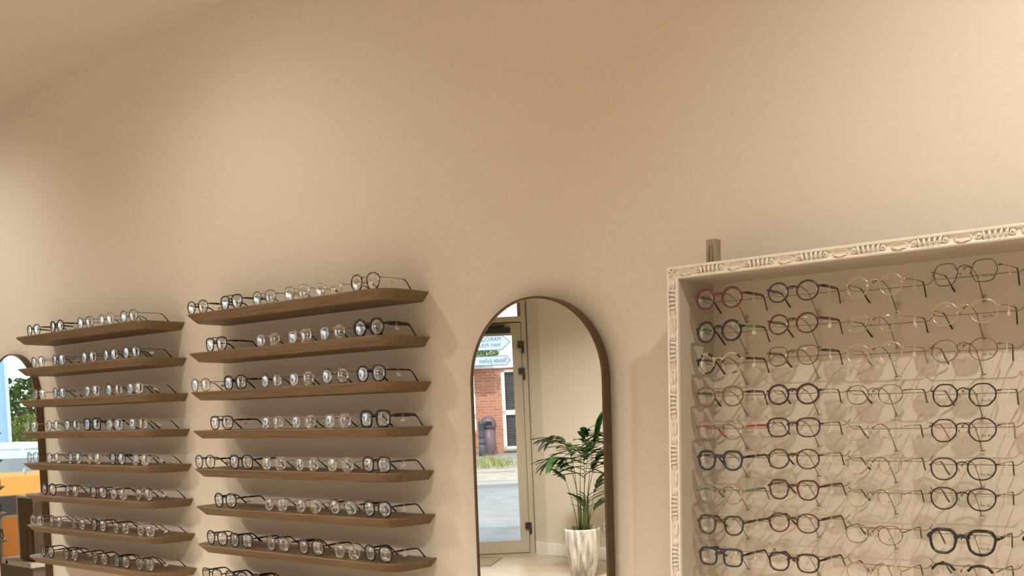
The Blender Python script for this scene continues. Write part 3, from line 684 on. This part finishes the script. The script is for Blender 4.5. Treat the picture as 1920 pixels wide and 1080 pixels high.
for c, x in enumerate(COLX):
    rod = MB().tube([(0, 0, 0), (0, 0, FZ1-FZ0-.075)], .0016, 8).obj('display_rod', 'rodmat', fr, (x-fx, -.0165, FZ0-fz))
    for zc_ in (.0, FZ1-FZ0-.085): MB().box(-.003, .003, -.001, .0065, zc_, zc_+.008).obj('clip', 'rodmat', rod)
    for k in range(9):
        st = FST[c][k]
        if st is None: continue
        zl = ROWZ[c][k]; s = ST_[st]
        gz = zl - g_zc(st)
        zb = zl + s[2]*.17       # bridge height
        link('hook_arm', ARM, rod, (0, -.150+.0165, zb-.006-FZ0))
        link('rest_bar', BAR, rod, (0, -.150+.0165, zl+s[2]*.2-.004-FZ0))
        d = FDESC[st]
        if 'eyeglasses' not in d: d += ' eyeglasses'
        lab = '%s, %s %s of carved frame' % (d, RN[k], CN[c])
        pr = {0: 'line', 1: 'line', 2: 'ring', 3: 'ray', 4: None}[c]
        eyeglasses(st, (x, -.150, gz), random.uniform(-.05, .05), lab, 'eyeglasses hanging in the carved frame', tag_i=(k+c) if c < 4 else None, pr=pr, tilt=random.uniform(-.012, .012))

# ------------------------------------------------------------------ arched mirrors
def arch_pts(w, z0, zt, n=32):
    r = w/2; P = [(-r, z0), ]
    P += [(-r*math.cos(PI*k/n), zt-r+r*math.sin(PI*k/n)) for k in range(n+1)]
    P += [(r, z0)]; return P
def arched_mirror(xc, z0, zt, lean, label):
    w = .430; r = empty('arched_mirror', (xc, -.001, z0)); r.rotation_euler = (lean, 0, 0)
    H_ = zt-z0; inn = arch_pts(w, .006, H_-.006); out = arch_pts(w+.012, 0, H_)
    # frame band: front lip plus deep outer side
    n = len(inn); V = [(x, -.031, z) for x, z in out]+[(x, -.031, z) for x, z in inn]+[(x, 0, z) for x, z in out]+[(x, -.0, z) for x, z in inn]
    F = [(i, (i+1) % n, n+(i+1) % n, n+i) for i in range(n)]+[(i, 2*n+i, 2*n+(i+1) % n, (i+1) % n) for i in range(n)]+[(n+i, n+(i+1) % n, 3*n+(i+1) % n, 3*n+i) for i in range(n)]+[(2*n+i, 3*n+i, 3*n+(i+1) % n, 2*n+(i+1) % n) for i in range(n)]
    MB().add(V, F).obj('mirror_frame', 'bronze', r)
    g = [(x*.9995, z) for x, z in inn]
    MB().add([(x, -.028, z) for x, z in g]+[(x, -.024, z) for x, z in g], [tuple(range(n)), tuple(range(2*n-1, n-1, -1))]+[(i, n+i, n+(i+1) % n, (i+1) % n) for i in range(n)]).obj('mirror_glass', 'mirror', r)
    MB().add([(x, -.022, z) for x, z in g]+[(x, -.001, z) for x, z in g], [tuple(range(n)), tuple(range(2*n-1, n-1, -1))]+[(i, n+i, n+(i+1) % n, (i+1) % n) for i in range(n)]).obj('backing_board', 'back', r)
    tag(r, label, 'mirror'); return r
LEAN = .016
arched_mirror(-1.640, .45, 1.806, LEAN, 'bronze-framed arched mirror between the shelves and the carved frame, reflecting a palm')
arched_mirror(-4.612, .45, 1.822, 0, 'bronze-framed arched mirror at the left edge, partly behind the left shelves, reflecting greenery')

# ------------------------------------------------------------------ things reflected in the middle mirror
# palm in a marbled pot
PC = Vector((-4.80, -4.70, 0)); RT = Vector((.81, -.58, 0)); FWD = Vector((.58, .81, 0))
pot = empty('potted_palm', PC)
tag(pot, 'potted palm in a tapered white marbled pot beside the wall socket, seen in mirror', 'potted plant')
MB().lathe([(.088, 0), (.098, .004), (.118, .10), (.137, .22), (.149, .34), (.150, .385), (.148, .40), (.140, .403), (.134, .395), (.130, .36)], 36).obj('pot', 'marble', pot)
MB().lathe([(.128, .355), (.131, .368), (.06, .375), (.004, .378)], 28).obj('soil', 'soil', pot)
lm = MB()
def leaflet_mesh():
    V = []; F = []; n = 7
    for i in range(n):
        t = i/(n-1); w = .098*math.sin(PI*min(1, t*.93+.06))**.8; dz = -.32*t*t
        V += [(-w, t, dz+.03), (0, t, dz), (w, t, dz+.03)]
    for i in range(n-1):
        for k in (0, 1): F.append((i*3+k, i*3+k+1, i*3+k+4, i*3+k+3))
    return MB().add(V, F, 0, True).mesh('leaflet', 'leaf')
LEAFLET = leaflet_mesh()
def W3(a, z, b=0): return RT*a + FWD*b + Vector((0, 0, z))
def frond(ctrl, n, lmax, start=.45, droop=.5, rad=.0045):
    n = int(n*1.5)
    P = [W3(*c) for c in ctrl]; pts = []
    for i in range(17):            # bezier
        t = i/16; m_ = len(P)-1; p = Vector((0, 0, 0))
        for k, q in enumerate(P): p += q*(math.comb(m_, k)*(1-t)**(m_-k)*t**k)
        pts.append(p)
    f = MB().tube(pts, [rad*(1-.75*i/16) for i in range(17)], 6).obj('frond', 'stem', pot)
    for k in range(n):
        t = start+(1-start)*(k+.5)/n; i = min(15, int(t*16)); fr2 = t*16-i
        p = pts[i].lerp(pts[i+1], fr2); tan = (pts[i+1]-pts[i]).normalized()
        side = tan.cross(Vector((0, 0, 1)))
        if side.length < .2: side = RT.copy()
        side.normalize(); s = 1 if k % 2 else -1
        L = 1.12*lmax*(.55+.45*math.sin(PI*min(1, .18+.75*(k+.5)/n)))*random.uniform(.85, 1.1)
        d = (tan*random.uniform(.65, .95)+side*s*random.uniform(.45, .8)-Vector((0, 0, droop*random.uniform(.3, .8)))).normalized()
        up = Vector((0, 0, 1))-d*d.z
        if up.length < .1: up = FWD.copy()
        up.normalize(); xx = d.cross(up).normalized()
        mm = Matrix((xx, d, up)).transposed().to_4x4()
        o = link('leaflet', LEAFLET, f); mm.translation = p
        o.matrix_local = mm @ Matrix.Diagonal((L*random.uniform(.9, 1.2), L, L*.8, 1))
    # terminal leaflet
    return f
z0 = .375
frond([(.03, z0), (.06, .80), (.12, 1.10), (.17, 1.27)], 8, .20, .72, .1)
frond([(.00, z0, .02), (-.01, .75, .02), (.0, 1.10, .05), (.08, 1.22, .10)], 16, .25, .55, .9)
frond([(-.02, z0), (-.03, .85, -.02), (-.04, 1.15, -.05), (-.22, 1.17, -.1)], 15, .24, .5, 1.0)
frond([(-.01, z0), (-.02, .8, .05), (-.06, 1.05, .1), (-.24, 1.0, .16)], 14, .22, .5, .9)
frond([(-.03, z0), (-.06, .62, .02), (-.11, .80, .03), (-.14, .83, .03)], 7, .17, .78, .25)
frond([(.03, z0), (.06, .75, -.02), (.12, 1.02, -.05), (.24, 1.02, -.08)], 14, .24, .5, .9)
frond([(.02, z0), (.03, .7, .06), (.05, .98, .12), (.02, 1.08, .22)], 14, .22, .5, .9)
frond([(.02, z0, .03), (.02, .5, .05), (.03, .62, .08), (.04, .68, .12)], 9, .17, .45, .15, .005)
frond([(.04, z0, .02), (.07, .5, .04), (.11, .56, .06), (.15, .62, .08)], 6, .15, .6, .2, .004)
frond([(.01, z0, -.03), (.03, .8, -.06), (.06, 1.06, -.12), (.16, 1.15, -.2)], 14, .24, .5, .9)
frond([(.05, z0, .0), (.09, .62, .0), (.13, .80, .02), (.19, .84, .03)], 9, .18, .5, .6, .004)
for a, b in ((.03, .03), (-.01, -.02), (.055, -.01)):
    MB().tube([W3(a, z0-.005, b), W3(a+.004, .50, b), W3(a+.006, .64, b)], [.013, .011, .006], 8).obj('cane', 'stem', pot)

sk = empty('wall_socket', (-5.02, YS, .31)); tag(sk, 'white wall socket above the baseboard behind the potted palm', 'socket')
bevel(MB().box(-.045, .045, 0, .01, -.045, .045).obj('plate', 'white', sk), .003)
ci = MB(); V = [(.022*math.cos(2*PI*k/16), .0105, .022*math.sin(2*PI*k/16)) for k in range(16)]
ci.add(V+[(x, .0125, z) for x, y, z in V], [tuple(range(16)), tuple(range(31, 15, -1))]+[(k, (k+1) % 16, 16+(k+1) % 16, 16+k) for k in range(16)]); ci.obj('socket_face', 'olivegrey', sk)
mat_o = MB().prism([(-6.45, -4.98), (-6.00, -5.09), (-5.82, -4.71), (-6.27, -4.50)], 0.001, .012).obj('door_mat', 'seat_mat')
tag(mat_o, 'beige coir door mat on the wooden floor inside the glass door', 'door mat')

# ------------------------------------------------------------------ the street behind the glass door
EB = Vector((-16.76, -17.34, 0)); ET = Vector((-.767, .642, 0)); ED = Vector((-.642, -.767, 0)); GZ = -.12
EA = math.atan2(ET.y, ET.x)     # local x = ET, local y = 90deg left of ET = -ED?  (ET x left = (-.642,-.767) = ED)
def ext(name, a=0, b=0, z=0): return empty(name, EB+ET*a+ED*b+Vector((0, 0, z)), EA)
def strip(name, b0, b1, z0, z1, m_, a0=-18, a1=18):
    o = MB().box(a0, a1, b0, b1, z0, z1).obj(name, m_, None, EB, (0, 0, EA)); o['kind'] = 'structure'; return o
ro = MB().box(-60, 20, -60, 20, -.4, GZ).obj('road', 'asphalt'); ro['kind'] = 'structure'
strip('trim_1', -8.2, -7.6, GZ-.1, GZ+.06, 'kerb')
strip('pavement', -7.6, -4.9, GZ-.1, GZ+.07, 'pinkpave')
strip('forecourt', -4.9, .4, GZ-.1, GZ+.075, 'paving')
# near pavement in front of the shop door
# brick house
hs = ext('brick_house', 0, 0, GZ+.07); tag(hs, 'red brick house front with white-framed windows across the street, reflected in mirror', 'house')
B0 = GZ+.07
hw = MB()
def H(a0, a1, z0, z1, b0=0, b1=.3): hw.box(a0, a1, b0, b1, z0-B0, z1-B0)
H(-.57, .10, B0, 2.14); H(-6, -2.1, B0, 2.14); H(-2.1, -.57, B0, .05); H(.10, 1.0, B0, .50); H(1.0, 6, B0, 2.14); H(.10, 1.0, 2.02, 2.14); H(-2.1, -.57, 2.06, 2.14)
hw.obj('brick_wall', 'brick', hs)
MB().box(-6, 6, -.02, .3, 2.14-B0, 5.2-B0).obj('upper_wall', 'white', hs)
MB().box(-6, 6, -.06, .34, 2.10-B0, 2.20-B0).obj('fascia', 'white', hs)
rf = MB().add([(-6.3, -.4, 5.1-B0), (6.3, -.4, 5.1-B0), (6.3, 3, 7.2-B0), (-6.3, 3, 7.2-B0), (-6.3, -.4, 5.25-B0), (6.3, -.4, 5.25-B0), (6.3, 3, 7.35-B0), (-6.3, 3, 7.35-B0)], [(0, 1, 2, 3), (4, 7, 6, 5), (0, 4, 5, 1), (1, 5, 6, 2), (2, 6, 7, 3), (3, 7, 4, 0)])
rf.obj('roof', 'tile', hs)
def win(a0, a1, z0, z1, bars, slat=True):
    f = MB()
    f.box(a0, a0+.085, .02, .12, z0-B0, z1-B0).box(a1-.085, a1, .02, .12, z0-B0, z1-B0).box(a0, a1, .02, .12, z0-B0, z0+.07-B0).box(a0, a1, .02, .12, z1-.07-B0, z1-B0)
    for z in bars: f.box(a0, a1, .02, .12, z-.06-B0, z+.06-B0)
    fo_ = f.obj('window', 'white', hs)
    s = MB(); z = z0+.03
    s.box(a0+.08, a1-.08, .10, .115, z0-B0, z1-B0)
    while z < z1-.06:
        s.box(a0+.08, a1-.08, .085, .105, z-B0, z+.045-B0); z += .06
    s.obj('blind', 'blind', fo_)
win(-2.1, -.57, .05, 2.06, [.975]); win(.10, 1.0, .50, 2.02, [.92])
MB().box(-2.2, -.55, -.05, .1, .01-B0, .06-B0).obj('window_sill', 'kerb', hs)
# litter bin and post
bn = ext('litter_bin', -.20, -.55, B0); tag(bn, 'purple-grey round-topped litter bin standing before the brick wall across the street', 'litter bin')
MB().lathe([(.05, 0), (.11, .02), (.15, .09), (.17, .22), (.175, .68)], 20).obj('bin_body', 'binmat', bn)
MB().lathe([(.195, .68), (.20, .72), (.195, .80), (.165, .89), (.11, .95), (.03, .98)], 20).obj('bin_lid', 'binmat', bn)
op = [(.10*math.cos(PI*k/10), .10*math.sin(PI*k/10)) for k in range(11)]
MB().add([(x, -.206, .755+z) for x, z in op]+[(x, -.16, .755+z) for x, z in op], [tuple(range(11)), tuple(range(21, 10, -1))]+[(k, (k+1) % 11, 11+(k+1) % 11, 11+k) for k in range(11)]).obj('opening', 'blackmetal', bn)
po = ext('street_post', -.025, -.8, B0); tag(po, 'dark blue-grey street post to the side of the litter bin', 'post')
MB().lathe([(.085, 0), (.085, .25), (.07, .27), (.07, .78), (.08, .80), (.05, .88)], 14).obj('shaft', 'postblue', po)
for z in (.3, .45): MB().lathe([(.078, z), (.078, z+.04)], 14).obj('band', 'blackmetal', po)
# dry grass tuft
gr = MB(); 
for k in range(700):
    a, b = random.gauss(0, .26), random.gauss(0, .4); h_ = random.uniform(.10, .30)*max(.3, 1-abs(a)*.9); dx, dy = random.uniform(-.1, .1), random.uniform(-.1, .1)
    gr.add([(a-.008, b, 0), (a+.008, b, 0), (a+dx, b+dy, h_)], [(0, 1, 2)])
go = gr.obj('grass_tuft', 'grass', None, (-14.05, -14.45, B0), (0, 0, EA)); tag(go, 'pale dry grass tuft growing from the pavement before the litter bin', 'grass', kind='stuff')
# direction signs
SB = Vector((-11.614, -11.873, 0))
sg = empty('direction_sign', SB+Vector((0, 0, GZ+.07))+ET*.85, EA); tag(sg, 'white arrow direction signs with blue border and lettering, reflected at top of mirror', 'street sign')
sz = GZ+.07
MB().lathe([(.035, 0), (.035, 3.0)], 12).obj('sign_post', 'kerb', sg)
def blade(z0, z1, tip, sh, lines):
    zc_ = (z0+z1)/2; X = lambda a: a-.85
    def poly(i): 
        k = i*.9
        return [(X(.80)-i, z0+i-sz), (X(.80)-i, z1-i-sz), (X(sh)+i*.4, z1-i-sz), (X(tip)+i*1.6, zc_-sz), (X(sh)+i*.4, z0+i-sz)]
    def plate(p, y0, y1, nm, m_, par):
        n = len(p); return MB().add([(x, y0, z) for x, z in p]+[(x, y1, z) for x, z in p], [tuple(range(n)), tuple(range(2*n-1, n-1, -1))]+[(k, n+k, n+(k+1) % n, (k+1) % n) for k in range(n)]).obj(nm, m_, par)
    b = plate(poly(0), -.045, -.035, 'sign_blade', 'blueink', sg)
    plate(poly(.012), -.047, -.044, 'sign_face', 'signwhite', b)
    for txt, a, z, size in lines:
        t = link('lettering', text_mesh(txt, size, 'blueink', .001), b, (X(a), -.0485, z-sz), (PI/2, 0, 0))
blade(2.258, 2.535, -.278, -.12, [('MARCQ', -.115, 2.452, .098), ('MAY FOU', -.095, 2.345, .088)])
blade(1.991, 2.163, -.264, -.195, [('Stade Julien', -.195, 2.077, .105)])

# foliage helper
def foliage(parent, clumps, n, size, mname, name='foliage'):
    mb = MB()
    for k in range(n):
        c, r = clumps[k % len(clumps)]
        while True:
            d = Vector((random.uniform(-1, 1), random.uniform(-1, 1), random.uniform(-1, 1)))
            if .35 < d.length < 1: break
        p = Vector(c)+Vector((d.x*r[0], d.y*r[1], d.z*r[2])); s = size*random.uniform(.6, 1.3)
        u = Vector((random.gauss(0, 1), random.gauss(0, 1), random.gauss(0, 1))).normalized(); v = u.orthogonal().normalized()
        mb.add([p-u*s, p+v*s*.5, p+u*s, p-v*s*.5], [(0, 1, 2, 3)])
    o = mb.obj(name, mname, parent); o['kind'] = 'stuff'; return o
cb = ext('climbing_plant', 0, -.5, B0); tag(cb, 'green foliage showing between the two direction signs in the mirror', 'plant')
foliage(cb, [((-.1, 0, 2.50), (.45, .2, .28)), ((.5, 0, 2.45), (.4, .2, .25))], 900, .06, 'leaf_mid')
MB().tube([(.3, .2, 0), (.25, .2, 1.4), (.1, .1, 2.4)], [.03, .025, .01], 6).obj('stem', 'bark', cb)

# ------------------------------------------------------------------ things reflected in the left mirror
dk = empty('window_deck', (-6.48, -2.6, 0)); tag(dk, 'white window deck with olive-grey front below the shop window, reflected in left mirror', 'counter')
bevel(MB().box(-.268, .23, -1.85, 1.90, .665, .695).box(.20, .52, 1.66, 1.90, .66, .690).obj('deck_top', 'white', dk), .003)
MB().box(-.268, .205, -1.83, 1.88, 0, .665).box(.20, .50, 1.68, 1.88, 0, .66).obj('front_panel', 'olivegrey', dk)
cb2 = empty('wooden_cabinet', (-6.085, -.83, .6955)); cb2.rotation_euler = (0, 0, 0)
tag(cb2, 'brown wooden counter cabinet with white top edge, reflected at bottom of left mirror', 'cabinet')
bevel(MB().box(-.085, .095, -.085, .085, .001, .375).obj('body', 'cab', cb2), .002)
MB().box(-.095, .10, -.09, .09, .375, .388).box(-.095, -.085, -.09, .09, 0, .375).obj('white_edging', 'white', cb2)
for z in (.20, .27): MB().box(-.07, .09, .085, .089, z, z+.055).obj('drawer', 'cab', cb2)
for x in (-.045, .02): MB().box(x, x+.055, .085, .089, .02, .18).obj('door', 'cab', cb2)
bd_ = empty('display_board', (-6.37, -.805, .695)); bd_.rotation_euler = (0, 0, 0)
tag(bd_, 'orange display board with rounded corner standing on the white window deck', 'display board')
def rboard(w, h, r):
    P = [(-w, 0), (w, 0)]
    for k in range(7): P.append((w-r+r*math.cos(PI/2*k/6), h-r+r*math.sin(PI/2*k/6)))
    for k in range(7): P.append((-w+r-r*math.sin(PI/2*k/6), h-r+r*math.cos(PI/2*k/6)))
    return P
def slab(P, x0, x1): 
    n = len(P); return MB().add([(x0, y, z) for y, z in P]+[(x1, y, z) for y, z in P], [tuple(range(n)), tuple(range(2*n-1, n-1, -1))]+[(k, n+k, n+(k+1) % n, (k+1) % n) for k in range(n)])
slab(rboard(.085, .255, .045), -.008, .006).obj('board', 'signwhite', bd_)
slab([(y, z+.006) for y, z in rboard(.079, .243, .04)], .005, .009).obj('orange_face', 'orangeboard', bd_)
# orange car parked along the street
car = empty('parked_car', (-10.35, -2.6, GZ)); tag(car, 'orange car with pale windows parked outside the shop window, reflected in left mirror', 'car')
def loft(secs, mi=0):
    mb = MB(); n = len(secs[0]); V = [p for s in secs for p in s]
    F = [(i*n+k, i*n+(k+1) % n, (i+1)*n+(k+1) % n, (i+1)*n+k) for i in range(len(secs)-1) for k in range(n)]+[tuple(range(n-1, -1, -1)), tuple(range((len(secs)-1)*n, len(secs)*n))]
    return mb.add(V, F, mi, False)
def sec(y, zb, zt, w, wt): return [(-w, y, zb), (w, y, zb), (w*1.0, y, zb+(zt-zb)*.7), (wt, y, zt), (-wt, y, zt), (-w*1.0, y, zb+(zt-zb)*.7)]
body = loft([sec(-2.0, .55, .85, .70, .66), sec(-1.85, .50, 1.08, .80, .74), sec(-.9, .50, 1.20, .85, .78), sec(.8, .50, 1.20, .85, .78), sec(1.75, .50, 1.08, .82, .74), sec(2.0, .58, .85, .72, .66)])
bevel(body.obj('body', 'orange', car), .05, 3)
low = loft([sec(-1.98, .22, .62, .76, .74), sec(-1.2, .20, 1.0, .86, .855), sec(1.2, .20, 1.0, .86, .855), sec(1.98, .22, .62, .76, .74)])
bevel(low.obj('lower_cladding', 'tyre', car), .03)
gl_ = loft([sec(-1.7, 1.10, 1.16, .74, .70), sec(-1.15, 1.12, 1.40, .76, .64), sec(.55, 1.12, 1.41, .76, .64), sec(1.3, 1.10, 1.16, .74, .70)])
gl_.obj('windows', 'carglass_sky', car)
bevel(loft([sec(-1.2, 1.38, 1.43, .655, .62), sec(-.4, 1.39, 1.455, .66, .60), sec(.6, 1.38, 1.43, .655, .62)]).obj('roof', 'fencewhite', car), .02)
for y in (-.35, .2): MB().tube([(.775, y, 1.16), (.655, y-.05, 1.40)], .02, 6).obj('pillar', 'fencewhite', car)
for sx in (-.78, .78):
    for y in (-1.25, 1.25):
        MB().tube([(sx-.1, y, .33), (sx+.1, y, .33)], .33, 20).obj('wheel', 'tyre', car)
# far side: pale fence, hedge, shrub, blue building
fe = empty('pale_fence', (-17.0, -5.6, GZ), math.radians(-25)); tag(fe, 'pale blue-white board fence behind the orange car in left mirror', 'fence')
for k in range(22): MB().box(-.02, .02, -3.3+k*.3, -3.3+k*.3+.285, 0, 1.17).obj('board', 'fencewhite', fe)
MB().box(-.05, .05, -3.3, 3.3, 1.14, 1.22).obj('top_rail', 'signwhite', fe)
hd = empty('leafy_tree', (-21.5, -8.2, GZ)); tag(hd, 'mid-green leafy tree behind the pale fence in left mirror', 'tree')
foliage(hd, [((0, .2, 1.85), (.8, 1.3, .75)), ((0, -1.5, 2.3), (.9, 1.2, 1.0)), ((0, .95, 2.2), (.5, .35, .85))], 5600, .10, 'leaf_mid')
MB().tube([(0, 0, 0), (0, .05, 1.0), (.05, 0, 2.0)], [.12, .1, .05], 8).obj('trunk', 'bark', hd)
sb = empty('lime_shrub', (-19.9, -7.55, GZ)); tag(sb, 'bright yellow-green shrub below the tree in left mirror', 'shrub')
foliage(sb, [((0, 0.05, 1.3), (.4, .8, .56)), ((0, -.7, 1.25), (.4, .8, .52))], 3200, .07, 'leaf_lime')
MB().tube([(0, 0, 0), (0, 0, 1.0)], [.05, .03], 6).obj('stem', 'bark', sb)
bl = empty('blue_building', (-18.45, -6.33, GZ), math.radians(25)); tag(bl, 'pale blue building with white corner at the edge of left mirror', 'building')
MB().box(-.4, 0, .0, 4, 0, 3.1).obj('wall', 'paleblue', bl); MB().box(-.42, .03, -.06, 0, 0, 3.1).obj('corner_strip', 'signwhite', bl)
MB().box(-.5, .1, -.1, 4.1, 3.1, 3.2).obj('roof', 'kerb', bl)
